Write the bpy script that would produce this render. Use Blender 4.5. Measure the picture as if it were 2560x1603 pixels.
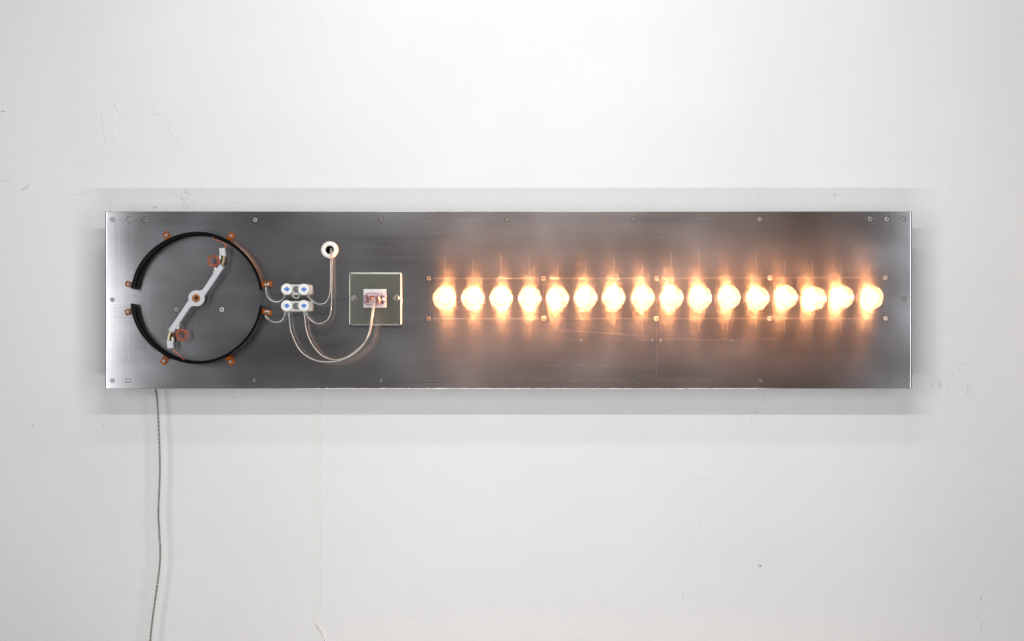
import bpy, bmesh, math, random
from mathutils import Vector, Matrix
random.seed(7)
for o in list(bpy.data.objects):
    bpy.data.objects.remove(o, do_unlink=True)
S = bpy.context.scene
COL = S.collection
PI = math.pi

# ---------------------------------------------------------------- camera
P = 0.00065            # metres per photograph pixel on the face of the panel (y = 0)
D = 2.5                # camera distance from the face of the panel
CX, CY = 1280.0, 980.0  # optical axis in the photograph (rising-front lens)
G = 0.055              # the wall stands this far behind the face of the panel
cam_d = bpy.data.cameras.new('camera')
cam = bpy.data.objects.new('camera', cam_d); COL.objects.link(cam)
CAMZ = (801.5 - CY) * P
cam.location = (0, -D, CAMZ)
cam.rotation_euler = (PI / 2, 0, 0)
cam_d.sensor_width = 36.0
cam_d.lens = 36.0 * D / (2560 * P)
cam_d.shift_y = (CY - 801.5) / 2560
cam_d.clip_start = 0.05
cam_d.clip_end = 50
S.camera = cam
S.render.resolution_x, S.render.resolution_y = 1024, 641

# ---------------------------------------------------------------- world, lamps, exposure
W = bpy.data.worlds.new('World'); S.world = W; W.use_nodes = True
bg = W.node_tree.nodes['Background']
bg.inputs[0].default_value = (0.93, 0.96, 1.0, 1)
bg.inputs[1].default_value = 0.05

def area(name, loc, target, sx, sy, power, col=(1, 1, 1)):
    l = bpy.data.lights.new(name, 'AREA'); l.shape = 'RECTANGLE'
    l.size, l.size_y, l.energy, l.color = sx, sy, power, col
    o = bpy.data.objects.new(name, l); COL.objects.link(o)
    o.location = loc
    d = Vector(target) - Vector(loc)
    o.rotation_euler = d.to_track_quat('-Z', 'Y').to_euler()
    return o
area('strip_lamp_above', (0.05, -1.0, 0.68), (0.03, 0.05, 0.36), 1.0, 0.035, 7.4, (1.0, 0.985, 0.955))
area('strip_lamp_below', (0.05, -1.0, -0.66), (0, 0.05, 0.0), 1.1, 0.035, 5.7, (1.0, 0.945, 0.92))
area('ceiling_lamp', (0.0, -0.85, 1.32), (0, 0.05, 0.0), 0.9, 0.10, 5.0, (0.96, 0.98, 1.0))
area('side_lamp_left', (-1.50, -1.95, 0.0), (-0.3, 0.05, 0.0), 0.62, 1.3, 14.0, (0.95, 0.98, 1.0))
area('side_lamp_right', (1.60, -1.95, 0.0), (0.4, 0.05, 0.0), 0.62, 1.3, 12.0, (0.95, 0.97, 1.0))
S.view_settings.view_transform = 'Standard'
S.view_settings.look = 'None'
S.view_settings.exposure = 0.0
S.view_settings.gamma = 1.0
S.view_settings.use_curve_mapping = False
try:
    S.cycles.use_denoising = True
    S.cycles.max_bounces = 10
    S.cycles.transparent_max_bounces = 24
    S.cycles.sample_clamp_indirect = 6.0
    S.cycles.caustics_reflective = True
except Exception:
    pass

# ---------------------------------------------------------------- helpers
def px(x, y, h=0.0):
    """photograph pixel + height in front of the panel face -> world point"""
    k = (D - h) / D
    return Vector(((x - CX) * P * k, -h, CAMZ + (CY - y) * P * k))

def flat(x, y, h=0.0):
    """panel-plan pixel raised straight off the panel by h"""
    return Vector(((x - CX) * P, -h, (801.5 - y) * P))

def empty(name, loc, label=None, cat=None, group=None):
    o = bpy.data.objects.new(name, None); COL.objects.link(o)
    o.location = loc; o.empty_display_size = 0.02
    tag(o, label, cat, group)
    return o

def tag(o, label=None, cat=None, group=None, kind=None):
    if label: o['label'] = label
    if cat: o['category'] = cat
    if group: o['group'] = group
    if kind: o['kind'] = kind
    return o

def origin_of(o):
    v = Vector((0, 0, 0))
    while o is not None:
        v += o.location; o = o.parent
    return v

def link(name, me, parent=None, loc=None):
    o = bpy.data.objects.new(name, me); COL.objects.link(o)
    if parent is not None: o.parent = parent
    if loc is not None: o.location = loc
    return o

class MB:
    def __init__(self):
        self.v, self.f, self.m, self.s = [], [], [], []
    def add(self, vs, fs, mi=0, smooth=False):
        b = len(self.v)
        self.v += [Vector(p) for p in vs]
        for f in fs:
            self.f.append([b + i for i in f]); self.m.append(mi); self.s.append(smooth)
        return self
    def box(self, c, sx, sy, sz, rot=None, mi=0):
        M = rot if rot else Matrix.Identity(3)
        vs = [Vector(c) + M @ Vector((x * sx / 2, y * sy / 2, z * sz / 2)) for x in (-1, 1) for y in (-1, 1) for z in (-1, 1)]
        return self.add(vs, [(0, 1, 3, 2), (4, 6, 7, 5), (0, 4, 5, 1), (2, 3, 7, 6), (0, 2, 6, 4), (1, 5, 7, 3)], mi)
    def lathe(self, prof, c=(0, 0, 0), n=40, mi=0, smooth=True, ax=None):
        """profile [(radius, height)], revolved about the axis that points at the camera (-y)"""
        c = Vector(c); vs, fs = [], []
        for (r, h) in prof:
            for k in range(n):
                a = 2 * PI * k / n
                vs.append(c + Vector((r * math.cos(a), -h, r * math.sin(a))))
        for i in range(len(prof) - 1):
            for k in range(n):
                k2 = (k + 1) % n
                fs.append((i * n + k, i * n + k2, (i + 1) * n + k2, (i + 1) * n + k))
        return self.add(vs, fs, mi, smooth)
    def prism(self, poly, h0, h1, mi=0, bev=0.0):
        """world x/z polygon (Vectors) extruded from height h0 to h1, optional chamfer inset list"""
        n = len(poly)
        cxm = sum(p.x for p in poly) / n; czm = sum(p.z for p in poly) / n
        def ring(h, k):
            out = []
            for i, p in enumerate(poly):
                if k:
                    a, b = poly[i - 1], poly[(i + 1) % n]
                    t = Vector((b.x - a.x, 0, b.z - a.z))
                    if t.length > 0: t.normalize()
                    nn = Vector((t.z, 0, -t.x))
                    out.append(Vector((p.x, -h, p.z)) - nn * k * sgn)
                else:
                    out.append(Vector((p.x, -h, p.z)))
            return out
        A = sum(poly[i].x * poly[(i + 1) % n].z - poly[(i + 1) % n].x * poly[i].z for i in range(n))
        sgn = 1 if A > 0 else -1
        rings = [ring(h0, 0), ring(h1 - bev, 0)] + ([ring(h1, bev)] if bev else [])
        vs = [q for r in rings for q in r]; fs = []
        for i in range(len(rings) - 1):
            for k in range(n):
                k2 = (k + 1) % n
                fs.append((i * n + k, i * n + k2, (i + 1) * n + k2, (i + 1) * n + k))
        fs.append(tuple(range((len(rings) - 1) * n, len(rings) * n)))
        fs.append(tuple(range(n - 1, -1, -1)))
        return self.add(vs, fs, mi)
    def tube(self, pts, r, n=10, mi=0, sub=6, r1=None, caps=True):
        pts = spline(pts, sub) if sub > 1 else [Vector(p) for p in pts]
        T = []
        for i in range(len(pts)):
            a, b = pts[max(i - 1, 0)], pts[min(i + 1, len(pts) - 1)]
            t = (b - a); t.normalize(); T.append(t)
        nrm = T[0].orthogonal().normalized(); vs, fs = [], []
        for i, p in enumerate(pts):
            nrm = (nrm - T[i] * nrm.dot(T[i])).normalized(); bi = T[i].cross(nrm)
            rr = r if r1 is None else r + (r1 - r) * i / (len(pts) - 1)
            for k in range(n):
                a = 2 * PI * k / n
                vs.append(p + nrm * rr * math.cos(a) + bi * rr * math.sin(a))
        for i in range(len(pts) - 1):
            for k in range(n):
                k2 = (k + 1) % n
                fs.append((i * n + k, i * n + k2, (i + 1) * n + k2, (i + 1) * n + k))
        if caps:
            fs.append(tuple(range(n - 1, -1, -1))); fs.append(tuple(range((len(pts) - 1) * n, len(pts) * n)))
        return self.add(vs, fs, mi, True)
    def mesh(self, name, mats, off=(0, 0, 0)):
        me = bpy.data.meshes.new(name)
        off = Vector(off)
        me.from_pydata([tuple(v - off) for v in self.v], [], self.f)
        for m in (mats if isinstance(mats, (list, tuple)) else [mats]): me.materials.append(m)
        me.polygons.foreach_set('material_index', self.m)
        me.polygons.foreach_set('use_smooth', self.s)
        bm = bmesh.new(); bm.from_mesh(me); bmesh.ops.recalc_face_normals(bm, faces=bm.faces); bm.to_mesh(me); bm.free()
        me.update()
        return me
    def build(self, name, mats, parent=None):
        off = origin_of(parent) if parent is not None else Vector((0, 0, 0))
        return link(name, self.mesh(name, mats, off), parent)

def spline(pts, sub):
    pts = [Vector(p) for p in pts]; out = []
    for i in range(len(pts) - 1):
        p0, p1, p2, p3 = pts[max(i - 1, 0)], pts[i], pts[i + 1], pts[min(i + 2, len(pts) - 1)]
        for k in range(sub):
            t = k / sub; t2, t3 = t * t, t * t * t
            out.append(0.5 * ((2 * p1) + (p2 - p0) * t + (2 * p0 - 5 * p1 + 4 * p2 - p3) * t2 + (3 * p1 - p0 - 3 * p2 + p3) * t3))
    out.append(pts[-1]); return out

def roty(a):
    """turn in the plane of the panel, anticlockwise as the camera sees it"""
    return Matrix.Rotation(-a, 3, 'Y')

# ---------------------------------------------------------------- materials
def mat(name):
    m = bpy.data.materials.new(name); m.use_nodes = True
    nt = m.node_tree; b = nt.nodes['Principled BSDF']
    return m, nt, b

def simple(name, col, rough=0.5, metal=0.0, spec=0.5, noise=0.0, nscale=200, bump=0.0, coat=0.0):
    m, nt, b = mat(name)
    b.inputs['Base Color'].default_value = (*col, 1); b.inputs['Roughness'].default_value = rough
    b.inputs['Metallic'].default_value = metal; b.inputs['Specular IOR Level'].default_value = spec
    b.inputs['Coat Weight'].default_value = coat
    if noise or bump:
        tc = nt.nodes.new('ShaderNodeTexCoord'); n = nt.nodes.new('ShaderNodeTexNoise')
        n.inputs['Scale'].default_value = nscale; n.inputs['Detail'].default_value = 4
        nt.links.new(tc.outputs['Object'], n.inputs['Vector'])
        if noise:
            mx = nt.nodes.new('ShaderNodeMix'); mx.data_type = 'RGBA'
            mx.inputs[6].default_value = (*[c * (1 - noise) for c in col], 1)
            mx.inputs[7].default_value = (*[min(1, c * (1 + noise)) for c in col], 1)
            nt.links.new(n.outputs[0], mx.inputs[0]); nt.links.new(mx.outputs[2], b.inputs['Base Color'])
        if bump:
            bp = nt.nodes.new('ShaderNodeBump'); bp.inputs['Strength'].default_value = bump
            bp.inputs['Distance'].default_value = 0.0005
            nt.links.new(n.outputs[0], bp.inputs['Height']); nt.links.new(bp.outputs[0], b.inputs['Normal'])
    return m

def ramp(nt, src, p0, p1, c0=0.0, c1=1.0):
    r = nt.nodes.new('ShaderNodeMapRange')
    r.inputs[1].default_value, r.inputs[2].default_value = p0, p1
    r.inputs[3].default_value, r.inputs[4].default_value = c0, c1
    nt.links.new(src, r.inputs[0]); return r.outputs[0]

def noise(nt, vec, scale, sc=(1, 1, 1), detail=3, rough=0.55):
    mp = nt.nodes.new('ShaderNodeMapping'); mp.inputs['Scale'].default_value = sc
    nt.links.new(vec, mp.inputs[0])
    n = nt.nodes.new('ShaderNodeTexNoise'); n.inputs['Scale'].default_value = scale
    n.inputs['Detail'].default_value = detail; n.inputs['Roughness'].default_value = rough
    nt.links.new(mp.outputs[0], n.inputs['Vector']); return n.outputs[0]

def math_(nt, op, a, b):
    n = nt.nodes.new('ShaderNodeMath'); n.operation = op
    for i, v in enumerate((a, b)):
        if isinstance(v, (int, float)): n.inputs[i].default_value = v
        else: nt.links.new(v, n.inputs[i])
    return n.outputs[0]

def mixc(nt, f, a, b):
    m = nt.nodes.new('ShaderNodeMix'); m.data_type = 'RGBA'
    if isinstance(f, (int, float)): m.inputs[0].default_value = f
    else: nt.links.new(f, m.inputs[0])
    for i, v in ((6, a), (7, b)):
        if isinstance(v, tuple): m.inputs[i].default_value = (*v, 1)
        else: nt.links.new(v, m.inputs[i])
    return m.outputs[2]

def wall_paint():
    m, nt, b = mat('wall_paint')
    v = nt.nodes.new('ShaderNodeTexCoord').outputs['Object']
    cloud = noise(nt, v, 3.2, detail=4)
    blot = noise(nt, v, 17, detail=5, rough=0.6)
    c = mixc(nt, ramp(nt, cloud, 0.35, 0.65), (0.775, 0.775, 0.775), (0.81, 0.808, 0.803))
    c = mixc(nt, ramp(nt, blot, 0.60, 0.75, 0, 0.35), c, (0.74, 0.735, 0.72))
    nt.links.new(c, b.inputs['Base Color'])
    b.inputs['Roughness'].default_value = 0.55; b.inputs['Specular IOR Level'].default_value = 0.3
    peel = noise(nt, v, 230, detail=2)          # roller stipple
    ridge = noise(nt, v, 60, (1, 1, 2.2), detail=3)
    lump = noise(nt, v, 9, detail=3)
    hgt = math_(nt, 'ADD', math_(nt, 'MULTIPLY', peel, 0.55), math_(nt, 'ADD', math_(nt, 'MULTIPLY', ridge, 0.8), math_(nt, 'MULTIPLY', lump, 2.0)))
    bp = nt.nodes.new('ShaderNodeBump'); bp.inputs['Strength'].default_value = 0.5; bp.inputs['Distance'].default_value = 0.0011
    nt.links.new(hgt, bp.inputs['Height']); nt.links.new(bp.outputs[0], b.inputs['Normal'])
    return m

def aluminium():
    m, nt, b = mat('brushed_aluminium')
    v = nt.nodes.new('ShaderNodeTexCoord').outputs['Object']
    streak = noise(nt, v, 1.0, (3, 1, 330), detail=3, rough=0.65)
    cross = noise(nt, v, 1.0, (240, 1, 5), detail=3, rough=0.65)
    cloud = noise(nt, v, 5.5, (1, 1, 1.5), detail=2, rough=0.5)
    smudge = noise(nt, v, 11, (0.5, 1, 1.4), detail=2, rough=0.5)
    sx = nt.nodes.new('ShaderNodeSeparateXYZ'); nt.links.new(v, sx.inputs[0])
    ends = ramp(nt, math_(nt, 'ABSOLUTE', sx.outputs[0], 0.0), 0.42, 0.62)
    c = mixc(nt, ramp(nt, cloud, 0.32, 0.68), (0.37, 0.348, 0.35), (0.56, 0.567, 0.595))
    c = mixc(nt, ramp(nt, smudge, 0.42, 0.72, 0, 0.6), c, (0.36, 0.325, 0.325))
    c = mixc(nt, ramp(nt, streak, 0.38, 0.72, 0, 0.5), c, (0.62, 0.62, 0.63))
    nt.links.new(c, b.inputs['Base Color'])
    r = ramp(nt, cloud, 0.3, 0.7, 0.165, 0.225)
    c = mixc(nt, math_(nt, 'MULTIPLY', ends, ramp(nt, cross, 0.4, 0.7, 0, 0.35)), c, (0.62, 0.62, 0.64))
    nt.links.new(c, b.inputs['Base Color'])
    nt.links.new(r, b.inputs['Roughness'])
    b.inputs['Metallic'].default_value = 1.0
    b.inputs['Anisotropic'].default_value = 0.55
    t = nt.nodes.new('ShaderNodeCombineXYZ'); t.inputs[2].default_value = 1.0
    nt.links.new(t.outputs[0], b.inputs['Tangent'])
    # the sheet is not perfectly flat: lean the normal gently from place to place
    wn = nt.nodes.new('ShaderNodeTexNoise'); wn.inputs['Scale'].default_value = 4.5; wn.inputs['Detail'].default_value = 1
    nt.links.new(v, wn.inputs['Vector'])
    def vm(op, a, k):
        n = nt.nodes.new('ShaderNodeVectorMath'); n.operation = op; nt.links.new(a, n.inputs[0])
        if isinstance(k, tuple): n.inputs[1].default_value = k
        elif k is not None: nt.links.new(k, n.inputs[1])
        return n.outputs[0]
    dv = vm('MULTIPLY', vm('SUBTRACT', wn.outputs['Color'], (0.5, 0.5, 0.5)), (0.05, 0.0, 0.05))
    gn = nt.nodes.new('ShaderNodeNewGeometry')
    nrm = vm('NORMALIZE', vm('ADD', gn.outputs['Normal'], dv), None)
    nt.links.new(nrm, b.inputs['Normal'])
    # the coarser part of the grain scatters light much wider than the polished part
    g = nt.nodes.new('ShaderNodeBsdfAnisotropic'); g.inputs['Roughness'].default_value = 0.43; g.inputs['Anisotropy'].default_value = -0.45
    nt.links.new(t.outputs[0], g.inputs['Tangent']); nt.links.new(c, g.inputs[0])
    mx = nt.nodes.new('ShaderNodeMixShader'); mx.inputs[0].default_value = 0.12
    nt.links.new(b.outputs[0], mx.inputs[1]); nt.links.new(g.outputs[0], mx.inputs[2])
    nt.links.new(mx.outputs[0], nt.nodes['Material Output'].inputs[0])
    return m

def thin_clear(name, tint, rough=0.03, ior=1.45, body=0.0, bodycol=(0.9, 0.9, 0.88), hazy=False):
    m = bpy.data.materials.new(name); m.use_nodes = True
    nt = m.node_tree; nt.nodes.clear()
    out = nt.nodes.new('ShaderNodeOutputMaterial'); tr = nt.nodes.new('ShaderNodeBsdfTransparent')
    gl = nt.nodes.new('ShaderNodeBsdfGlossy'); mx = nt.nodes.new('ShaderNodeMixShader'); fr = nt.nodes.new('ShaderNodeFresnel')
    geo = nt.nodes.new('ShaderNodeNewGeometry')
    nt.links.new(ramp(nt, geo.outputs['Backfacing'], 0, 1, ior, 1 / ior), fr.inputs['IOR'])   # a thin shell: the inner face reflects like the outer
    tr.inputs[0].default_value = (*tint, 1); gl.inputs['Roughness'].default_value = rough
    last = tr.outputs[0]
    if body:
        df = nt.nodes.new('ShaderNodeBsdfTranslucent' if hazy else 'ShaderNodeBsdfDiffuse'); df.inputs[0].default_value = (*bodycol, 1)
        m2 = nt.nodes.new('ShaderNodeMixShader'); m2.inputs[0].default_value = body
        nt.links.new(last, m2.inputs[1]); nt.links.new(df.outputs[0], m2.inputs[2]); last = m2.outputs[0]
    nt.links.new(fr.outputs[0], mx.inputs[0]); nt.links.new(last, mx.inputs[1]); nt.links.new(gl.outputs[0], mx.inputs[2])
    nt.links.new(mx.outputs[0], out.inputs[0])
    return m

def emission(name, col, strength):
    m = bpy.data.materials.new(name); m.use_nodes = True
    nt = m.node_tree; nt.nodes.clear()
    out = nt.nodes.new('ShaderNodeOutputMaterial'); e = nt.nodes.new('ShaderNodeEmission')
    e.inputs[0].default_value = (*col, 1); e.inputs[1].default_value = strength
    nt.links.new(e.outputs[0], out.inputs[0]); return m

M = dict(
    wall=wall_paint(), alu=aluminium(),
    speck=simple('dark_speck', (0.40, 0.41, 0.42), 0.8, noise=0.4, nscale=300),
    filler=simple('joint_filler', (0.79, 0.785, 0.77), 0.5, spec=0.3, noise=0.03, nscale=40, bump=0.4),
    drip=simple('paint_drip', (0.83, 0.83, 0.83), 0.4),
    box=simple('grey_steel_box', (0.30, 0.30, 0.31), 0.5, 0.6, noise=0.1),
    steel=simple('bright_screw_steel', (0.38, 0.375, 0.36), 0.36, 1.0, noise=0.12, nscale=900),
    scribe=simple('scribed_bare_metal', (0.52, 0.52, 0.53), 0.34, 1.0),
    rubber=simple('black_lacquered_band', (0.004, 0.0045, 0.005), 0.18, 0.0, 0.14),
    copper=simple('bulb_glow_copper', (0.50, 0.22, 0.10), 0.35, 1.0, noise=0.25, nscale=260),  # copper tint painted for bulb glow on the upper half ring
    lam=simple('orange_laminate', (0.33, 0.085, 0.005), 0.22, 0.0, 0.35, noise=0.3, nscale=180, coat=0.2),
    solder=simple('solder', (0.75, 0.73, 0.69), 0.2, 1.0, bump=0.6, nscale=700),
    white=simple('white_enamel', (0.57, 0.57, 0.605), 0.38, 0.0, 0.5),
    plastic=simple('white_plastic', (0.82, 0.82, 0.79), 0.28, 0.0, 0.5, noise=0.03, nscale=150),
    cream=simple('cream_plastic', (0.74, 0.73, 0.67), 0.4, noise=0.06, nscale=250),
    ceramic=simple('white_glazed_ceramic', (0.86, 0.84, 0.79), 0.18, 0.0, 0.6, coat=0.5),
    black=simple('void_shade_black', (0.006, 0.006, 0.006), 0.7),  # flat black painted in as the shade inside holes and gaps
    brass=simple('brass_strip', (0.55, 0.46, 0.28), 0.35, 1.0),
    cup=simple('brass_lamp_cup', (0.75, 0.55, 0.07), 0.5, 0.2, noise=0.3, nscale=300),
    red=simple('enamelled_copper_wire', (0.62, 0.13, 0.045), 0.32, 0.35, noise=0.25, nscale=400),
    plate=simple('satin_nickel', (0.46, 0.47, 0.405), 0.28, 1.0, noise=0.04, nscale=60),
    blue=simple('blue_print', (0.015, 0.11, 0.55), 0.4), sky=simple('light_blue_print', (0.22, 0.50, 0.86), 0.4),
    lug=simple('crimped_lug', (0.66, 0.66, 0.60), 0.33, 0.8, noise=0.15, nscale=500),
    glass=thin_clear('bulb_glass_bloom_haze', (0.985, 0.985, 0.98), 0.02, 1.5, 0.034, (0.80, 0.90, 1.0), True),  # translucent haze added so the whole disc whitens like lens bloom
    cord=thin_clear('clear_cord_jacket', (0.92, 0.92, 0.90), 0.12, 1.5, 0.13, (0.92, 0.91, 0.88)),
    core=simple('silver_wire_core', (0.86, 0.85, 0.82), 0.35, 0.7),
    flex=thin_clear('grey_clear_flex', (0.86, 0.88, 0.85), 0.15, 1.5, 0.25, (0.40, 0.42, 0.39)),
    flexcore=simple('tinned_strands', (0.50, 0.51, 0.47), 0.35, 0.8, noise=0.4, nscale=500),
    plug=thin_clear('violet_clear_plastic', (0.92, 0.89, 0.94), 0.05, 1.5, 0.03, (0.6, 0.5, 0.62)),
    plugedge=thin_clear('violet_clear_plastic_edge', (0.66, 0.58, 0.76), 0.05, 1.5, 0.10, (0.30, 0.2, 0.36)),
    filament=emission('glowing_filament', (1.0, 0.36, 0.122), 800.0),
)

# ---------------------------------------------------------------- wall
wb = bmesh.new()
bmesh.ops.create_grid(wb, x_segments=1, y_segments=1, size=1.0)
for vv in wb.verts: vv.co = Vector((vv.co.x * 1.9, G, vv.co.y * 1.5))
for f in wb.faces:
    if f.normal.y > 0: f.normal_flip()
wb.normal_update()
if wb.faces[:][0].normal.y > 0: wb.faces[:][0].normal_flip()
wme = bpy.data.meshes.new('wall'); wb.to_mesh(wme); wb.free(); wme.materials.append(M['wall'])
wall = tag(link('wall', wme), 'white painted wall behind the metal panel, scuffed and speckled', 'wall', kind='structure')

def wpx(x, y, off=0.0):
    return px(x, y, -G + off)

def wall_patch(name, pts, t=0.0004, m='wall'):
    b = MB(); poly = [wpx(x, y) for x, y in pts]
    b.prism(poly, -G - 0.0002, -G + t, bev=t * 0.6)
    return b.build(name, M[m], wall)

# filled board joint below and above the panel, a ridge of paint beside it
def wavy(x, y0, y1, w, n=24, amp=0.8):
    L = []; R = []
    for i in range(n + 1):
        y = y0 + (y1 - y0) * i / n
        L.append((x - w / 2 + random.uniform(-amp, amp), y)); R.append((x + w / 2 + random.uniform(-amp, amp) * .5, y))
    return L + R[::-1]
wall_patch('joint_tape', wavy(792.5, 940, 1640, 19), 0.0004, 'filler')
wall_patch('joint_ridge', wavy(804, 940, 1640, 2.6, amp=0.4), 0.0005)
wall_patch('joint_ridge', wavy(806, -40, 545, 2.4, amp=0.4), 0.00025)
b = MB(); b.tube([wpx(790, 1556, .001), wpx(793, 1566, .003), wpx(801, 1574, .002), wpx(806, 1585, .001), wpx(815, 1606, .0005)], 0.0010, 8)
b.build('paint_drip', M['drip'], wall)
wall_patch('filler_dab', [(786, 1290), (790, 1289), (791, 1294), (787, 1295)], 0.0012, 'drip')
# old tape and paper edges under the paint
wall_patch('painted_tape', [(252, 276), (286, 273), (292, 355), (263, 357)], 0.0006)
wall_patch('painted_tape', [(158, 490), (172, 455), (240, 452), (246, 475), (205, 485)], 0.0006)
wall_patch('painted_tape', [(420, 320), (432, 290), (462, 330), (452, 366)], 0.0005)
wall_patch('painted_tape', [(1878, 152), (1902, 126), (1962, 160), (1935, 184)], 0.0006)
wall_patch('painted_tape', [(1955, 344), (1968, 318), (2008, 338), (1998, 366)], 0.0006)
wall_patch('painted_tape', [(378, 287), (390, 262), (410, 288)], 0.0009)
wall_patch('painted_tape', [(284, 262), (294, 254), (300, 274), (290, 278)], 0.0010)
b = MB(); b.tube([wpx(58, 474, .0006), wpx(67, 468, .0012), wpx(76, 461, .0006)], 0.0012, 8, r1=0.0016)
b.build('paint_drip', M['wall'], wall)

def specks(clusters):
    b = MB()
    for (x, y, sx, sy, n, r) in clusters:
        for _ in range(n):
            c = wpx(random.gauss(x, sx), random.gauss(y, sy))
            rr = r * P * random.uniform(0.3, 0.85); k = random.randint(5, 7); ph = random.uniform(0, 6)
            el = random.uniform(0.5, 1.3)
            poly = [Vector((c.x + rr * el * math.cos(ph + 2 * PI * i / k) * random.uniform(.7, 1.2), 0, c.z + rr * math.sin(ph + 2 * PI * i / k) * random.uniform(.7, 1.2))) for i in range(k)]
            b.prism(poly, -G - 0.0001, -G + 0.00025)
    return b.build('paint_specks', M['speck'], wall)
tag(specks([
    (463, 490, 14, 12, 44, 1.7), (462, 520, 10, 6, 16, 1.5), (388, 518, 2, 6, 8, 2.2), (610, 505, 16, 8, 18, 1.6), (715, 517, 14, 4, 10, 1.2), (350, 485, 14, 10, 14, 1.0),
    (392, 982, 20, 5, 40, 1.8), (300, 990, 30, 12, 16, 1.2), (575, 990, 18, 10, 22, 1.6), (575, 1050, 12, 30, 14, 1.2), (590, 1090, 20, 40, 18, 1.0),
    (625, 1210, 18, 50, 24, 1.1), (635, 1330, 8, 40, 14, 1.1), (2350, 965, 20, 8, 50, 1.6), (2390, 925, 22, 22, 44, 1.3), (2300, 975, 8, 3, 10, 1.6), (2420, 970, 8, 5, 18, 1.8),
    (1899, 1415, 3, 2, 10, 2.2), (1898, 487, 3, 2, 3, 2.2), (2087, 487, 1, 1, 2, 2.6), (1700, 1200, 40, 4, 12, 1.0), (1760, 1197, 16, 2, 14, 1.2),
    (82, 1065, 1, 1, 2, 2.4), (260, 1065, 3, 2, 4, 1.6), (236, 1449, 10, 1, 12, 1.2), (15, 452, 12, 1.5, 14, 1.3), (8, 279, 6, .6, 10, 1.4),
    (2400, 460, 30, 30, 26, 1.1), (2370, 480, 25, 40, 22, 1.0), (2540, 475, 6, 10, 12, 1.2), (2453, 1500, 5, 8, 8, 1.6), (2460, 1570, 10, 12, 16, 1.6),
    (300, 183, 3, 3, 4, 1.0), (430, 77, 5, 2, 5, 1.0), (205, 405, 12, 3, 14, 1.0), (350, 180, 4, 3, 5, 1.0), (340, 266, 10, .7, 10, 1.0), (2000, 200, 8, 4, 8, 1.0),
    (1280, 1500, 60, 4, 18, 1.0), (1510, 1508, 14, 2, 8, 1.4), (1206, 1178, 3, 2, 5, 1.2), (2280, 1484, 1, 1, 2, 2.0), (1706, 1486, 2, 1, 3, 2.0),
    (2110, 1280, 60, 90, 20, 0.9), (1200, 200, 500, 150, 22, 0.8), (1300, 1300, 600, 180, 60, 0.8), (240, 700, 120, 300, 50, 0.8), (2420, 800, 80, 350, 50, 0.9)])
    , kind='stuff')
# dotted pencil line running down from the panel to the right of centre
b = MB()
for i in range(64):
    t = i / 63 + random.uniform(-.006, .006)
    x = 1921 - 205 * t - 12 * math.sin(t * 3); y = 975 + 420 * t
    if random.random() < 0.25 + 0.3 * (t > .4): continue
    c = wpx(x + random.uniform(-1, 1), y); r = P * random.uniform(0.5, 1.1)
    b.prism([Vector((c.x + r * math.cos(a), 0, c.z + 1.5 * r * math.sin(a))) for a in (0.3, 1.6, 2.9, 4.2, 5.4)], -G - .0001, -G + .0002)
tag(b.build('pencil_dots', M['speck'], wall), kind='stuff')

# ---------------------------------------------------------------- the aluminium panel
panel = empty('aluminium_panel', flat(1271, 750, 0), 'long brushed aluminium panel mounted on the white wall', 'metal panel')
X0, X1, Y0, Y1 = 262, 2281, 529, 971.5
BULBS = [(1111, 745.5), (1182, 744.5), (1253, 744.5), (1324.5, 744.5), (1393.5, 745), (1463.5, 743.5), (1533.5, 743.2), (1607, 744), (1679, 743.2), (1750.5, 743.5),
         (1822, 742.6), (1893.5, 744.6), (1964.5, 743), (2035, 746), (2104, 741.8), (2178, 742.4)]
LINES = [1112, 1182.3, 1252.7, 1323.5, 1393.5, 1464.6, 1534.9, 1605.9, 1677.5, 1747.6, 1818.6, 1890.5, 1961, 2031.5, 2102.5, 2175]
BH = 0.016
SCREWS = [(281, 549, 5.2), (323, 549.5, 7), (362.5, 549.5, 7), (637, 549.5, 6.6), (952, 549.5, 6.6), (1268, 549.5, 6.2), (1583.5, 548.5, 6.6), (1900, 548, 6.6), (2176, 547.5, 6.8), (2218, 547.5, 6.8), (2260, 547, 5),
          (281, 951.5, 5), (320, 951.8, 5.6), (635, 952, 6), (952, 952, 6), (1268, 952, 6), (1585, 952, 6), (1903, 952, 6), (2222, 951.8, 5.4), (2262, 951.8, 4.8),
          (281, 749.5, 5), (2260, 748.5, 5),
          (1072, 695.5, 6.6), (1359, 696, 6.8), (1641.5, 696, 6.6), (1925, 694.5, 7), (2214.5, 694, 6.6),
          (1071.5, 797, 6.8), (1359, 797, 6.8), (1641.5, 797, 7), (1925, 796.7, 7), (2214.5, 796, 6.6),
          (440, 774, 7), (554, 774, 7)]
PINS = [(1453, 850), (1631, 850.6), (1651.7, 850.8), (1830.5, 851.5)]
HOLES = [(678, 549), (993, 548.8), (1089, 801)]
bm = bmesh.new()
bmesh.ops.create_cube(bm, size=1.0)
for v in bm.verts:
    v.co = Vector((((X0 + X1) / 2 - CX + v.co.x * (X1 - X0)) * P, 0.006 + v.co.y * 0.012, (801.5 - (Y0 + Y1) / 2 + v.co.z * (Y1 - Y0)) * P))
def front_edges(axis):
    return [e for e in bm.edges if all(abs(v.co.y) < 1e-6 for v in e.verts) and abs(e.verts[0].co[axis] - e.verts[1].co[axis]) > 0.2]
bmesh.ops.bevel(bm, geom=front_edges(2), offset=0.0034, segments=7, profile=0.5, affect='EDGES')
bmesh.ops.bevel(bm, geom=front_edges(0), offset=0.0008, segments=2, profile=0.5, affect='EDGES')
sheet_me = bpy.data.meshes.new('front_sheet'); bm.to_mesh(sheet_me); bm.free()
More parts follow.
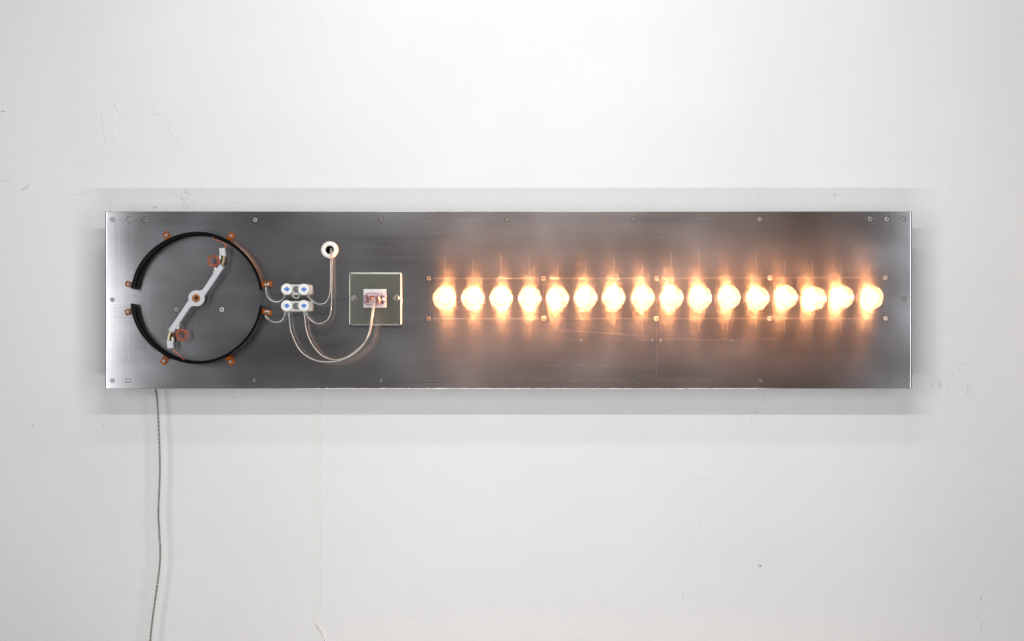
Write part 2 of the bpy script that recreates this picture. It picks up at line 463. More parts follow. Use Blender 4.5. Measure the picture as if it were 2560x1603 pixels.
sheet_me.materials.append(M['alu'])
cut = MB()
def cutter(x, y, r, depth, n=28):
    c = flat(x, y)
    vs, fs = [], []
    for h in (0.004, -depth):
        for k in range(n):
            a = 2 * PI * k / n; vs.append(c + Vector((r * math.cos(a), -h, r * math.sin(a))))
    for k in range(n): fs.append((k, (k + 1) % n, n + (k + 1) % n, n + k))
    fs += [tuple(range(n - 1, -1, -1)), tuple(range(n, 2 * n))]
    cut.add(vs, fs)
for x, y, r in SCREWS: cutter(x, y, (r + 0.4) * P, 0.0022)
for x, y in PINS: cutter(x, y, 3.6 * P, 0.0015, 16)
for x, y in HOLES: cutter(x, y, 1.8 * P, 0.002, 12)
for x, y in [(lx, 747.5) for lx in LINES]: cutter(x, y, 0.0119, 0.016, 40)
cutter(825, 625, 0.0078, 0.016)
cut_o = cut.build('hole_cutter', M['alu'])
sheet0 = link('front_sheet_raw', sheet_me)
mod = sheet0.modifiers.new('holes', 'BOOLEAN'); mod.object = cut_o; mod.operation = 'DIFFERENCE'; mod.solver = 'EXACT'
dg = bpy.context.evaluated_depsgraph_get()
me2 = bpy.data.meshes.new_from_object(sheet0.evaluated_get(dg))
bpy.data.objects.remove(sheet0, do_unlink=True); bpy.data.objects.remove(cut_o, do_unlink=True)
for p_ in me2.polygons: p_.use_smooth = False
for v in me2.vertices: v.co -= panel.location
me2.name = 'front_sheet'
link('front_sheet', me2, panel)
# the box behind, open frame of four walls set in from the edges
b = MB(); bx0, bx1, bz0, bz1 = (300 - CX) * P, (2242 - CX) * P, (801.5 - 955) * P, (801.5 - 545) * P
yb0, yb1 = 0.0121, G - 0.0005; ym, yd = (yb0 + yb1) / 2, yb1 - yb0
b.box(((bx0 + bx1) / 2, ym, bz0), bx1 - bx0, yd, 0.004); b.box(((bx0 + bx1) / 2, ym, bz1), bx1 - bx0, yd, 0.004)
b.box((bx0, ym, (bz0 + bz1) / 2), 0.004, yd, bz1 - bz0 - 0.0042); b.box((bx1, ym, (bz0 + bz1) / 2), 0.004, yd, bz1 - bz0 - 0.0042)
b.build('back_box', M['box'], panel)

def screw_mesh(name, r, n=32):
    """countersunk head with a star recess, its crown just under the face"""
    b = MB(); rings = []
    def ring(f, h): return [Vector((f(2 * PI * k / n) * math.cos(2 * PI * k / n), -h, f(2 * PI * k / n) * math.sin(2 * PI * k / n))) for k in range(n)]
    star = lambda q: (lambda a: r * (0.36 + 0.17 * math.cos(4 * a)) * q)
    rings = [ring(lambda a: r, -0.0018), ring(lambda a: r, -0.0005), ring(lambda a: r * 0.90, -0.0003), ring(lambda a: r * 0.64, -0.00028), ring(star(1.15), -0.00028), ring(star(0.75), -0.0012)]
    vs = [p for q in rings for p in q]; fs = []
    for i in range(len(rings) - 1):
        for k in range(n):
            k2 = (k + 1) % n; fs.append((i * n + k, i * n + k2, (i + 1) * n + k2, (i + 1) * n + k))
    fs.append(tuple(range((len(rings) - 1) * n, len(rings) * n)))
    b.add(vs, fs)
    b.m[-1] = 1
    for i in range(len(b.m) - 1 - n, len(b.m) - 1): b.m[i] = 1
    b.lathe([(r * 0.99, -0.0011), (r + 1.3 * P, -0.0011)], n=n, mi=1)  # black ring painted for the shaded gap; the star recess is blackened too
    return b.mesh(name, [M['steel'], M['black']])
SM = {}
for x, y, r in SCREWS:
    key = round(r * 2) / 2
    if key not in SM: SM[key] = screw_mesh('screw', (key - 1.0) * P)
    o = link('screw', SM[key], panel, flat(x, y) - panel.location); o.rotation_euler = (random.uniform(-.05, .05), random.uniform(0, PI), random.uniform(-.05, .05))
pb = MB(); pb.lathe([(3.2 * P, -0.0012), (3.2 * P, -0.0004), (2.5 * P, 0.0001), (1.2 * P, -0.0003), (0.0, -0.0004)], n=16); pin_me = pb.mesh('pin', M['steel'])
for x, y in PINS: link('pin', pin_me, panel, flat(x, y) - panel.location)

# setting-out lines scratched into the sheet
b = MB()
def scribe(pts, w=0.55):
    pts = [flat(x, y, 0) for x, y in pts]
    for a, c in zip(pts, pts[1:]):
        t = (c - a); 
        if t.length < 1e-6: continue
        t.normalize(); nn = Vector((t.z, 0, -t.x)) * w * P * 0.08; up = Vector((0, -0.00006, 0))
        b.add([a - nn + up * .2, a + nn + up * .2, c + nn + up * .2, c - nn + up * .2, a + up * .7, c + up * .7], [(0, 4, 5, 3), (4, 1, 2, 5)])
def dashed(xa, ya, xb, yb, seg=60, keep=0.85, w=0.55):
    n = max(1, int(math.hypot(xb - xa, yb - ya) / seg))
    for i in range(n):
        if random.random() > keep: continue
        t0, t1 = i / n, (i + random.uniform(.6, 1.0)) / n
        scribe([(xa + (xb - xa) * t0, ya + (yb - ya) * t0), (xa + (xb - xa) * t1, ya + (yb - ya) * t1)], w * random.uniform(.5, 1.0))
dashed(470, 549, 1575, 549, 40, .85, .4); dashed(1590, 548, 2250, 547.5, 50, .45, .3)
scribe([(1081, 696), (1350, 696)], .7); scribe([(1368, 696), (1633, 696)], .7); scribe([(1651, 696), (1916, 695)], .7); scribe([(1934, 695), (2190, 694.5)], .6); scribe([(1010, 696), (1063, 696)], .5)
scribe([(1081, 797), (1350, 797)], .8); scribe([(1368, 797), (1633, 797)], .7); scribe([(1651, 797), (1916, 796.6)], .7); scribe([(1934, 796.6), (2190, 796)], .7); scribe([(1010, 797), (1063, 797)], .5)
dashed(520, 746.5, 870, 746.5, 60, .9, .6); dashed(520, 751, 870, 751, 60, .9, .7); dashed(292, 750, 470, 750, 60, .6, .5); dashed(1008, 746.6, 1080, 746.6, 40, .9, .6); dashed(1008, 750, 1080, 750, 40, .9, .5)
dashed(905, 952, 1900, 952, 50, .55, .6); dashed(1590, 848, 1960, 848, 20, .8, .5); dashed(1600, 851, 1930, 851, 18, .7, .5); dashed(1400, 850, 1600, 850, 14, .5, .4)
scribe([(1641.5, 806), (1641.5, 946)], .5); scribe([(1641.5, 703), (1641.5, 790)], .45); scribe([(1925, 704), (1925, 788)], .35); scribe([(1359, 704), (1359, 789)], .35); scribe([(1075, 704), (1075, 820)], .35); scribe([(2214.5, 702), (2214.5, 790)], .35)
for i, lx in enumerate(LINES):
    scribe([(lx, random.uniform(625, 668)), (lx, 712)], random.uniform(.4, .8)); scribe([(lx, 780), (lx, random.uniform(815, 842))], random.uniform(.45, .85))
scribe([(498, 700), (498, 724)], .7); scribe([(494, 800), (494, 815)], .4); scribe([(504, 800), (504, 815)], .4); scribe([(326, 700), (326, 760)], .35); scribe([(676, 742), (676, 772)], .5)
def arc(a0, a1, r=177, w=.6, step=3):
    pts = []; n = int(abs(a1 - a0) / step) + 1
    for i in range(n + 1):
        a = math.radians(a0 + (a1 - a0) * i / n); pts.append((498 + r * math.cos(a), 746.5 - r * math.sin(a)))
    scribe(pts, w)
arc(14, 95, w=.75); arc(107, 116, w=.8); arc(200, 236, w=.6); arc(-90, -66, w=.7); arc(-56, -48, w=.4)
scribe([(1393, 826), (1430, 827), (1480, 830), (1560, 836), (1640, 845)], .4); dashed(1355, 913, 1480, 913, 25, .9, .5); dashed(1480, 913, 1650, 923, 25, .7, .5); dashed(1380, 868, 1450, 880, 20, .7, .4)
for _ in range(30):
    x, y = random.uniform(560, 2250), random.uniform(560, 945); a = random.gauss(0.05, .25); L = random.uniform(2, 12)
    if 1060 < x < 2210 and 705 < y < 785: continue
    if 870 < x < 1010 and 678 < y < 816: continue
    scribe([(x, y), (x + L * math.cos(a), y + L * math.sin(a))], random.uniform(.2, .4))
tag(b.build('scribed_lines', M['scribe'], panel), kind='stuff')

# ---------------------------------------------------------------- the row of bulbs
R = 28.6 * P
gp = []
z0 = BH
for i in range(26):                                # neck, then the globe, centred BH in front of the panel
    a = math.radians(-55 + (90 + 55) * i / 25)
    gp.append((max(R * math.cos(a), 0.0), z0 + R * math.sin(a)))
gb = MB(); gb.lathe([(0.0098, -0.012), (0.0102, -0.004)] + gp, n=48)
gi_ = [(max((R - 0.0008) * math.cos(math.radians(-52 + 142 * i / 25)), 0.0), z0 + (R - 0.0008) * math.sin(math.radians(-52 + 142 * i / 25))) for i in range(26)]
glass_me = gb.mesh('glass_envelope', M['glass'])
fb = MB(); pts = []                                # zig-zag squirrel-cage filament round the stem
for k in range(25):
    a = 2 * PI * k / 25 * 0.95; hi = k % 2
    rr = 0.0062 if hi else 0.0072
    pts.append(Vector((rr * math.cos(a), -(0.022 if hi else 0.008), rr * math.sin(a))))
fb.tube(pts, 0.00068, 6, sub=3); fil_me = fb.mesh('filament', M['filament'])
cb = MB(); cb.lathe([(0.0119, 0.0006), (0.0124, 0.0004), (0.0124, -0.0010), (0.0118, -0.0012)], n=44); cb.lathe([(0.0117, 0.0), (0.0112, -0.004), (0.0104, -0.011), (0.006, -0.0128), (0.0, -0.013)], n=44)
cup_me = cb.mesh('lamp_cup', M['cup'])
sb = MB(); sb.lathe([(0.0042, -0.012), (0.0030, -0.002), (0.0022, 0.006), (0.0030, 0.012), (0.0015, 0.016), (0.0, 0.0165)], n=20)
stem_me = sb.mesh('stem', M['glass'])
ORD = ['first', 'second', 'third', 'fourth', 'fifth', 'sixth', 'seventh', 'eighth', 'ninth', 'tenth', 'eleventh', 'twelfth', 'thirteenth', 'fourteenth', 'fifteenth', 'last']
for i, (bx, by) in enumerate(BULBS):
    base = flat(LINES[i], 747.5)
    lab = {0: 'glowing clear glass bulb nearest the square socket plate, first in the row', 15: 'glowing clear glass bulb at the far right end of the row'}.get(i, 'glowing clear glass bulb, %s from the socket plate in the row' % ORD[i])
    t = empty('light_bulb', base, lab, 'light bulb', 'glowing bulbs in a row along the panel')
    tgt = px(bx, by, BH) - base
    rx = math.atan2(tgt.z, BH); rz = math.atan2(tgt.x, BH)
    t.rotation_euler = (-rx * 0.7, 0, rz * 0.7)
    link('glass_envelope', glass_me, t)
    f = link('filament', fil_me, t); f.rotation_euler = (random.uniform(-.14, .14), random.uniform(0, 2 * PI), random.uniform(-.14, .14)); f.location = (random.uniform(-.0012, .0012), 0, random.uniform(-.0006, .0016))
    link('stem', stem_me, t); link('lamp_cup', cup_me, t)

# ---------------------------------------------------------------- two half rings with laminate feet
RC = flat(498, 747); RR = 0.1043; H0, H1 = 0.0018, 0.024; TH = 0.0019
def half_ring(label, a0, a1, tabs):
    root = empty('half_ring', RC, label, 'half ring', 'pair of black half rings round the arm')
    def band(name, r0, r1, h0, h1, m, s0=a0, s1=a1, lip=0.0):
        b = MB(); n = 60; vs, fs = [], []
        prof = [(r0, h0), (r0, h1 - lip), (r0 + lip, h1), (r1 - lip, h1), (r1, h1 - lip), (r1, h0)] if lip else [(r0, h0), (r0, h1), (r1, h1), (r1, h0)]
        k = len(prof)
        for i in range(n + 1):
            a = math.radians(s0 + (s1 - s0) * i / n)
            wob = 0.0005 * math.sin(a * 5 + a0) 
            for r, h in prof: vs.append(RC + Vector(((r + wob) * math.cos(a), -h, (r + wob) * math.sin(a))))
        for i in range(n):
            for j in range(k): fs.append((i * k + j, i * k + (j + 1) % k, (i + 1) * k + (j + 1) % k, (i + 1) * k + j))
        fs += [tuple(range(k)), tuple(range((n + 1) * k - 1, n * k - 1, -1))]
        b.add(vs, fs); return b.build(name, m, root)
    band('black_band', RR - TH, RR + TH, H0, H1, M['rubber'], lip=0.0006)
    if a0 < 90: band('bulb_glow_strip', RR + TH + 0.0001, RR + TH + 0.0007, 0.004, 0.0200, M['copper'], a0 + 1.0, 60.0)  # copper colour stands in for orange bulb glow on the outer face
    band('inner_rail', RR - TH - 0.0016, RR - TH - 0.0001, 0.003, 0.008, M['rubber'], a0 + 2.5, a1 - 2.5)
    for a, r, w, tilt, sold in tabs:
        A = math.radians(a); u = Vector((math.cos(A), 0, math.sin(A))); rot = roty(A + math.radians(tilt))
        ri = RR + TH + 0.0009; ro = r * P + 0.0056 + (0.004 if sold else 0)
        fo = MB(); fo.box(RC + u * ((ri + ro) / 2) + Vector((0, -0.0016, 0)), ro - ri, 0.0026, w * P, rot)
        fo.box(RC + u * (ri + 0.0012) + Vector((0, -0.0090, 0)), 0.0024, 0.0125, w * P * 0.96, rot)
        foot = fo.build('laminate_foot', M['lam'], root)
        if sold:
            s = MB()
            for q in range(6):
                c = RC + u * (r * P - 0.004 + 0.0016 * q) + Vector((random.uniform(-.0006, .0006), -0.0033, random.uniform(-.0014, .0014)))
                s.lathe([(0.0017, -0.0004), (0.0015, 0.0007), (0.0008, 0.0013), (0.0, 0.0015)], c, 12)
            s.build('solder', M['solder'], foot)
            w_ = MB(); w_.lathe([(0.0030, 0.0), (0.0030, 0.0005), (0.0018, 0.0005), (0.0018, 0.0)], RC + u * (r * P + 0.0035) + Vector((0, -0.0029, 0)), 20); w_.build('washer', M['box'], foot)
        else:
            sc = link('foot_screw', SMALL, foot); sc.location = RC + u * (r * P) + Vector((0, -0.0031, 0)) - RC
    return root
def dome_screw(r, n=24):
    b = MB(); star = lambda q: (lambda a: r * (0.30 + 0.14 * math.cos(4 * a)) * q)
    def ring(f, h): return [Vector((f(2 * PI * k / n) * math.cos(2 * PI * k / n), -h, f(2 * PI * k / n) * math.sin(2 * PI * k / n))) for k in range(n)]
    rings = [ring(lambda a: r, -0.0004), ring(lambda a: r, 0.0004), ring(lambda a: r * .8, 0.0011), ring(star(1), 0.0013), ring(star(.7), 0.0001)]
    vs = [p for q in rings for p in q]; fs = []
    for i in range(len(rings) - 1):
        for k in range(n):
            k2 = (k + 1) % n; fs.append((i * n + k, i * n + k2, (i + 1) * n + k2, (i + 1) * n + k))
    fs.append(tuple(range((len(rings) - 1) * n, len(rings) * n))); b.add(vs, fs); return b.mesh('foot_screw', M['steel'])
SMALL = dome_screw(4.3 * P)
half_ring('upper black half ring arching over the white arm', 7.0, 172.0, [(168.4, 179, 14, -4, 0), (117, 178, 15, 6, 0), (62.8, 176, 15, 0, 0), (12, 172, 13, -9, 1)])
half_ring('lower black half ring curving under the white arm', 185.0, 353.5, [(190.6, 179, 14, 4, 0), (241, 178, 15, -5, 0), (297, 176, 15, 3, 0), (348.8, 171, 13, 2, 1)])

# ---------------------------------------------------------------- the white rotating arm
HC = px(490.5, 745.8, 0.0215)
arm = empty('rotating_arm', flat(498, 747), 'white S shaped arm with copper coils turning inside the half rings', 'rotating arm')
AH0, AH1 = 0.0145, 0.0215
def arm_outline():
    pts = []
    half = [(560, 667), (549.5, 659.5)]
    # fillet where the arm leaves the hub
    half += [(508, 721.5), (505.4, 724.2), (501.5, 725.8), (497, 726.3)]
    for a in range(95, 205, 10):
        half.append((490.5 + 20.2 * math.cos(math.radians(a)), 745.8 - 20.2 * math.sin(math.radians(a))))
    for x, y in half: pts.append((x, y))
    for x, y in half: pts.append((981 - x, 1491.6 - y))
    return pts
b = MB(); b.prism([px(x, y, AH1) for x, y in arm_outline()], AH0, AH1, bev=0.0004); b.build('arm_body', M['white'], arm)
b = MB(); b.lathe([(0.0066, 0.020), (0.0066, 0.0221), (0.0031, 0.0221), (0.0031, 0.016)], Vector((HC.x, 0, HC.z)), 32); b.build('copper_bush', M['copper_bush'] if 'copper_bush' in M else simple('bush_copper', (0.40, 0.135, 0.028), 0.45, 0.1), arm)
b = MB(); b.lathe([(0.0031, 0.0217), (0.0, 0.0217)], Vector((HC.x, 0, HC.z)), 24); b.build('shaft_hole_shade', M['black'], arm)  # flat black disc painted for the dark of the hole; the arm is solid
b = MB(); b.lathe([(0.0045, 0.0003), (0.0045, 0.0143)], Vector((HC.x, 0, HC.z)), 24); b.lathe([(0.0115, 0.0085), (0.0120, 0.0090), (0.0120, 0.0143), (0.0045, 0.0143)], Vector((HC.x, 0, HC.z)), 32)
b.build('spindle', M['box'], arm)
def swap(p, s):
    return p if s > 0 else (981 - p[0], 1491.6 - p[1])
for s in (1, -1):
    q = lambda x, y, h=0.019: px(*swap((x, y), s), h)
    bl = MB(); bl.prism([q(548, 621), (q(562, 620)), (q(564.5, 641.5)), (q(549.5, 638))], 0.011, 0.021, bev=0.0006); blk = bl.build('brush_block', M['white'], arm)
    st = MB(); st.prism([q(*p) for p in [(557, 639), (562, 641), (561.5, 650), (559, 658), (556.5, 666), (552, 664), (555, 656), (557, 648)]], 0.010, 0.0195); st.build('brass_strip', M['brass'], arm)
    dk = MB(); dk.prism([q(*p) for p in [(549.5, 638), (555, 639), (555, 650), (552, 661), (549.5, 660), (552, 652)]], 0.009, 0.0150); dk.build('gap_shade_strip', M['black'], arm)  # black prism put in as the shade of the gap beside the brass
    fl = MB(); fl.prism([q(*p) for p in [(548, 637), (551.8, 638), (552, 649), (548.5, 648)]], 0.012, 0.0195); fl.build('spacer_tab', M['cream'], arm)
    ec = MB(); ec.prism([q(*p) for p in [(549, 659), (560.5, 667), (559.5, 669), (548, 661)]], 0.013, 0.0222); ec.build('end_plate', M['steel'], arm)
    cl = MB(); cl.prism([q(*p) for p in [(536, 668), (542, 671), (538, 678), (534, 675)]], 0.012, 0.0175); cl.prism([q(*p) for p in [(532, 680), (536, 677), (538, 681), (534, 685)]], 0.012, 0.0185); cl.build('wire_clip', M['plastic'], arm)
    ccx, ccy = (533.6, 652.5) if s > 0 else (981 - 454, 1491.6 - 838)
    co = MB(); pts = []
    for k in range(7 * 20 + 1):
        a = 2 * PI * k / 20; rr = 12.6 + 2.0 * math.sin(a * 0.37 + 1) ; pts.append(q(ccx + (rr + .6 * math.sin(k * 1.7)) * math.cos(a), ccy + (rr * .98) * math.sin(a), 0.014 + 0.0045 * (k / 140) ))
    pts += [q(545, 660, 0.017), q(551, 655, 0.016), q(553, 646, 0.015)]
    co.tube(pts, 0.00032, 6, sub=1); co.build('copper_coil', M['red'], arm)
    wr = MB()
    path = [(560, 622), (564, 612), (556, 606), (546, 602), (536, 598), (531, 590)] if s > 0 else [(552, 621), (543, 612), (533, 604), (527, 597), (522, 590)]
    hs = [0.017, 0.018, 0.018, 0.017, 0.016, 0.015]
    for j in range(3): wr.tube([q(x + j * 1.2 * math.cos(i), y + j * 1.2 * math.sin(i * 1.7), hs[i]) for i, (x, y) in enumerate(path)], 0.0005, 6)
    wr.build('brush_wire', M['red'], arm)

# ---------------------------------------------------------------- terminal blocks
def terminal(label, cy, capys, rots):
    root = empty('terminal_block', flat(742, cy + 1.5), label, 'terminal block', 'white terminal blocks beside the half rings')
    b = MB()
    h = 0.013
    def rect(x0, y0, x1, y1, hh): return [px(x0, y0, hh), px(x1, y0, hh), px(x1, y1, hh), px(x0, y1, hh)]
    b.prism(rect(707, cy - 12.5, 772, cy + 13, h), 0.0002, h, bev=0.0006)
    b.build('block_body', M['cream'], root)
    b = MB()
    for k in range(4):
        b.prism(rect(772.6 + k * 1.8, cy - 12 + k * .6, 773.8 + k * 1.8, cy + 12.4 - k * .6, h), 0.0002, h - 0.0008 * (k + 1))
    b.prism(rect(772.2, cy - 11.6, 778.4, cy + 12, h - .004), 0.0002, h - 0.0045)
    b.build('ribbed_end', M['cream'], root)
    b = MB(); b.lathe([(8.2 * P, h + .0001), (8.2 * P, h + 0.0012), (6.6 * P, h + 0.0012), (6.2 * P, h + 0.0004), (5 * P, h + 0.0004)], Vector((px(741, cy, h).x, 0, px(741, cy, h).z)), 28); b.build('screw_well', M['box'], root)
    s = link('foot_screw', SMALL, root); s.location = px(741, cy, h + 0.0008) - root.location; s.scale = (1.25, 1.25, 1.25); s.name = 'block_screw'
    for (cx, c_y, rt) in zip((716.2, 758.8), capys, rots):
        hc = 0.0255; c = px(cx, c_y, hc); c0 = Vector((c.x, 0, c.z)); r = 14.3 * P * .99
        b = MB(); b.lathe([(r * .80, h + 0.0002), (r * .80, 0.0172), (r * .93, 0.0176), (r, 0.0184), (r, hc - 0.0018), (r * .97, hc - .0008), (r * .90, hc - .0002), (r * .8, hc), (0, hc)], c0, 44)
        cap = b.build('screw_cap', M['plastic'], root)
        b = MB(); ro = roty(rt)
        def pr(u, v, e): return c0 + ro @ Vector((u * P, 0, v * P)) + Vector((0, -hc - e, 0))
        ox = 1.0
        dia = [pr(-7.7 + ox, 0, 0.00015), pr(ox, -5.8, 0.00015), pr(7.7 + ox, 0, 0.00015), pr(ox, 5.8, 0.00015)]
        din = [pr(-5.0 + ox, 0, 0.00028), pr(ox, -3.7, 0.00028), pr(5.0 + ox, 0, 0.00028), pr(ox, 3.7, 0.00028)]
        b.add(dia, [(0, 1, 2, 3)], 0); b.add(din, [(0, 1, 2, 3)], 1)
        sp = [(2.1, 2.3), (0.8, 3.1), (-1.0, 2.9), (-2.0, 1.7), (-1.2, .5), (.6, -.1), (1.9, -1.1), (1.4, -2.5), (-.2, -3.1), (-2.1, -2.4)]
        pts = spline([pr(u + ox, v, 0.0004) for u, v in sp], 4)
        for p0, p1 in zip(pts, pts[1:]):
            t = (p1 - p0).normalized(); nn = Vector((t.z, 0, -t.x)) * 0.75 * P
            b.add([p0 - nn, p0 + nn, p1 + nn, p1 - nn], [(0, 1, 2, 3)], 0)
        b.build('printed_mark', [M['blue'], M['sky']], cap)
    return root
terminal('upper of the two white terminal blocks beside the half rings', 724, (723, 723.6), (0.03, -0.06))
terminal('lower of the two white terminal blocks beside the half rings', 765.5, (764.6, 764.6), (-0.05, 0.05))

# ---------------------------------------------------------------- grommet
b_c = px(823.6, 624.6, 0.005)
gr = empty('ceramic_grommet', Vector((b_c.x, 0, b_c.z)), 'white ceramic ring grommet in the panel above the terminal blocks', 'grommet')
b = MB(); ro, ri = 21.5 * P, 10.2 * P
b.lathe([(ro * .97, 0.0001), (ro, 0.0012), (ro, 0.0030), (ro * .95, 0.0045), (ro * .85, 0.0056), (ro * .7, 0.0060), (ri * 1.25, 0.0056), (ri * 1.06, 0.0046), (ri, 0.0030), (ri, -0.011)], gr.location, 48)
b.build('grommet_ring', M['ceramic'], gr)
b = MB(); b.lathe([(ri * .99, -0.001), (ri * .98, -0.0108), (0, -0.011)], gr.location, 32); b.build('grommet_bore_shade', M['black'], gr)  # black liner and end disc painted for the dark inside the bore

# ---------------------------------------------------------------- socket plate and plug
pc = flat(939, 747)
sp = empty('socket_plate', pc, 'square satin metal socket plate with white centre on the panel', 'socket plate')
def rrect(x0, y0, x1, y1, r, h, n=5):
    out = []
    for (cx, cy, a0) in ((x1 - r, y0 + r, 0), (x0 + r, y0 + r, 90), (x0 + r, y1 - r, 180), (x1 - r, y1 - r, 270)):
        for i in range(n + 1):
            a = math.radians(a0 + 90 * i / n); out.append(px(cx + r * math.cos(a), cy - r * math.sin(a), h))
    return out
def loft(b, rings, mi=0, smooth=False, cap=True):
    n = len(rings[0]); vs = [p for r in rings for p in r]; fs = []
    for i in range(len(rings) - 1):
        for k in range(n):
            k2 = (k + 1) % n; fs.append((i * n + k, i * n + k2, (i + 1) * n + k2, (i + 1) * n + k))
    b.add(vs, fs, mi, smooth)
    if cap: b.add(rings[-1], [tuple(range(n))], mi)
b = MB()
loft(b, [rrect(874, 681.5, 1006, 813.5, 3, 0.0002), rrect(873.3, 681, 1005.6, 813, 3, 0.0028), rrect(873.4, 681.3, 1005.2, 812.8, 3, 0.0046), rrect(873.7, 682.5, 1003.6, 812.6, 3, 0.0060), rrect(874.1, 684.4, 1001.0, 812.2, 3, 0.0067), rrect(874.8, 686.6, 998.6, 811.6, 3, 0.0068)], cap=True)
plate_o = b.build('metal_plate', M['plate'], sp)
b = MB(); loft(b, [rrect(908.7, 723, 966, 769.2, 1.2, 0.0066), rrect(908.7, 723, 966, 769.2, 1.2, 0.0076), rrect(909.3, 723.6, 965.4, 768.6, 1.2, 0.0080)]); b.build('white_insert', M['plastic'], sp)
for x, y in ((884.6, 746), (991, 745.6)):
    wl = MB(); c = px(x, y, .0069); wl.lathe([(8.4 * P, 0.00685), (7.9 * P, 0.0072), (7.2 * P, 0.0070), (6.9 * P, 0.00685)], Vector((c.x, 0, c.z)), 28); 
    rim = wl.build('screw_rim', M['steel'], sp)
    s = link('plate_screw', SMALL, sp); s.location = px(x, y, 0.0073) - sp.location; s.scale = (1.75, 1.2, 1.75); s.rotation_euler = (0, random.uniform(0, 1), 0)

plug = empty('plug', px(935, 747, 0.008), 'clear violet plug pushed into the square socket plate', 'plug')
def stad(x0, y0, x1, y1, h, n=8):
    r = (y1 - y0) / 2 * 0.72; return rrect(x0, y0, x1, y1, r, h, n)
b = MB(); loft(b, [rrect(913, 731, 966, 765, 14, 0.0081, 8), rrect(912, 730.5, 966, 765, 15, 0.0120, 8), rrect(911, 731, 964, 765, 15, 0.0160, 8), rrect(909.5, 731.5, 957, 764.8, 14, 0.0200, 8), rrect(908.5, 732, 952, 764.6, 13, 0.026, 8)], smooth=True, cap=False)
b.build('plug_base', M['plug'], plug)
b = MB(); loft(b, [rrect(908.5, 732, 952, 764.6, 13, 0.0262, 8), rrect(908.2, 732, 951.4, 764.4, 13, 0.0350, 8), rrect(909, 732.6, 950.6, 763.9, 12.6, 0.0385, 8), rrect(912.6, 736.2, 947, 760.6, 10, 0.0396, 8)], smooth=True, cap=False)
b.build('plug_rim', M['plugedge'], plug)
b = MB(); b.add(rrect(912.6, 736.2, 947, 760.6, 10, 0.0394, 8), [tuple(range(36))]); b.build('plug_face', M['plug'], plug)
b = MB()
for (x0, y0, x1, y1, h0, h1) in ((914, 738, 921, 757, .012, .030), (940, 740, 947, 758, .012, .030), (923, 739, 938, 741.5, .02, .036), (924, 743, 930, 751, .016, .034), (931, 744, 938, 746, .02, .037)):
    b.prism([px(x0, y0, h1), px(x1, y0, h1), px(x1, y1, h1), px(x0, y1, h1)], h0, h1, bev=0.0004)
b.build('plug_terminals', simple('warm_brass_terminals', (0.72, 0.46, 0.33), 0.3, 0.8, noise=.15, nscale=500), plug)
b = MB(); c = px(957.5, 748, 0.012); c0 = c.copy()
b.tube([px(955, 741, .013), px(957.5, 748, .017), px(955, 757, .013)], 0.0032, 14); b.build('plug_contact', M['solder'], plug)
b = MB(); b.prism([px(909, 747.3, .0397), px(950.6, 747.3, .0397), px(950.6, 748.1, .0397), px(909, 748.1, .0397)], 0.0397, 0.0400); b.build('plug_seam', M['plug'], plug)

# ---------------------------------------------------------------- wires
def wire(b_j, b_c, pts, hs, r=0.00112, rc=0.00055, off=(0, 0)):
    n = len(pts); P3 = []
    for i, (x, y) in enumerate(pts):
        t = i / (n - 1) * (len(hs) - 1); k = min(int(t), len(hs) - 2); h = hs[k] + (hs[k + 1] - hs[k]) * (t - k)
        P3.append(px(x + off[0], y + off[1], h))
    b_j.tube(P3, r, 12, sub=6); b_c.tube(P3, rc, 8, sub=6)
    return P3
def lug(root, x, y, h, ang, w=5.5, L=9):
    b = MB(); c = px(x, y, h); ro = roty(ang)
    b.box(c, L * P, 0.0030, w * P, ro); b.box(c + ro @ Vector((0, -0.0019, w * P * .25)), L * P * .8, 0.0008, w * P * .3, ro); b.box(c + ro @ Vector((0, -0.0019, -w * P * .25)), L * P * .8, 0.0008, w * P * .3, ro)
    b.box(c + ro @ Vector((L * P * .75, 0.001, 0)), L * P * .6, 0.0010, w * P * .8, ro)
    return b.build('crimp_lug', M['lug'], root)
def make_wire(label, paths, lugs, ferr=()):
    root = empty('wire', px(*paths[0][0][0], paths[0][1][0]), label, 'wire', 'clear wires looping between the fittings')
    for pts, hs in paths:
        j, c = MB(), MB(); wire(j, c, pts, hs)
        j.build('clear_jacket', M['cord'], root); c.build('wire_core', M['core'], root)
    for l in lugs: lug(root, *l)
    for (x, y, h, a, L) in ferr:
        b = MB(); ro = roty(a); c = px(x, y, h); d = ro @ Vector((L * P / 2, 0, 0))
        b.tube([c - d, c + d], 0.0017, 10, sub=1); b.build('ferrule', M['lug'], root)
    return root
R_ = math.radians
make_wire('short clear wire from the upper half ring to the upper terminal block', [([(663.5, 708), (664, 720), (664.5, 730), (668.8, 741.5), (676, 750), (686.8, 754.7), (697, 754), (706, 749), (711, 741.5)], [.004, .008, .017, .018, .016, .015])], [(712.5, 739, .0155, R_(70))], [(664.3, 724, .0085, R_(-84), 10)])
make_wire('short clear wire from the lower half ring to the lower terminal block', [([(662.4, 786), (663.5, 791), (670, 798.6), (680.4, 804), (691, 806), (701.6, 803), (708, 796.5), (712, 787)], [.004, .009, .017, .018, .016, .015])], [(713, 783.5, .0155, R_(72))], [(666, 794, .0095, R_(-48), 10)])
make_wire('tiny clear jumper wire bridging the caps of the upper terminal block', [([(732, 738), (735, 743.5), (741, 746), (746, 744), (749, 739)], [.015, .017, .015])], [(731.5, 737.6, .0150, R_(125)), (749.5, 737.5, .0150, R_(60))])
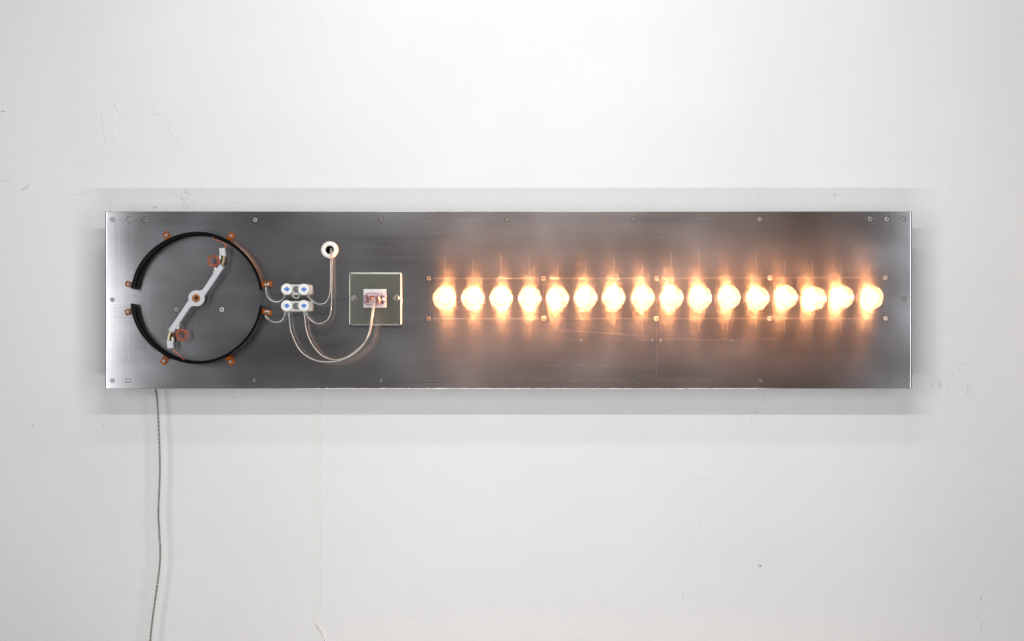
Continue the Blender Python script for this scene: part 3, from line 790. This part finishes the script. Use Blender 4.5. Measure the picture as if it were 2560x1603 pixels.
make_wire('clear wire from the upper terminal block up into the ceramic grommet', [([(771, 741), (779, 751), (790, 758.5), (799, 760.5), (813.6, 757), (822.5, 742), (825.8, 719), (826.3, 684), (826.6, 649.4), (826.4, 630), (825.6, 621)], [.0155, .020, .026, .026, .022, .013, -.002])], [(770, 739, .0155, R_(122))])
make_wire('clear wire from the lower terminal block up into the ceramic grommet', [([(767, 786), (772, 795), (786, 807), (799.7, 809), (816, 802), (825, 788), (828.6, 765), (829.6, 719), (830, 672.6), (830.2, 640), (829.8, 628), (828.6, 621)], [.0155, .020, .025, .026, .024, .019, .013, -.002])], [(766.2, 783.5, .0155, R_(115))])
cordp1 = [(722, 785), (723.8, 802), (726.8, 825), (735, 848.5), (748.8, 874), (769.6, 892.5), (797.4, 903), (829.8, 904.5), (862, 897), (890, 881), (910.5, 858), (922, 832), (927, 802), (931.2, 770), (933, 756)]
cordp2 = [(761.5, 787), (762.7, 802), (766, 825), (774, 848.5), (788, 871.7), (806.7, 890), (829.8, 899), (848, 899), (871.5, 890), (894.6, 873), (913.5, 853), (925.3, 830), (930.4, 802), (934.6, 771), (936, 756)]
make_wire('long clear twin cord looping from the lower terminal block to the plug', [(cordp1, [.0155, .020, .028, .038, .050, .060, .052, .040]), (cordp2, [.0155, .020, .028, .038, .050, .060, .052, .040])], [(722.3, 783.5, .0155, R_(92)), (761.3, 784.5, .0155, R_(92))])

# ---------------------------------------------------------------- mains cord hanging from the panel
mp = [(384, 940), (389.6, 973.4), (394, 1011.6), (397.5, 1086), (399.8, 1179), (396, 1272), (397.5, 1318), (400.7, 1388), (395, 1448.6), (383.5, 1532), (375.6, 1603), (369, 1700)]
mc = empty('power_cord', px(389, 960, -0.03), 'thin twisted grey power cord hanging down the wall from the panel', 'power cord')
cen = spline([px(x, y, -0.030) for x, y in mp], 60)
for s in (0, PI):
    j, c = MB(), MB(); pts = []
    for i, p in enumerate(cen):
        a = i * 0.42 + s; pts.append(p + Vector((0.00095 * math.cos(a), 0.00095 * math.sin(a), 0)))
    j.tube(pts, 0.0010, 8, sub=1); c.tube(pts, 0.0007, 6, sub=1)
    k = j.build('twisted_strand', M['flex'], mc); c.build('strand_core', M['flexcore'], k)
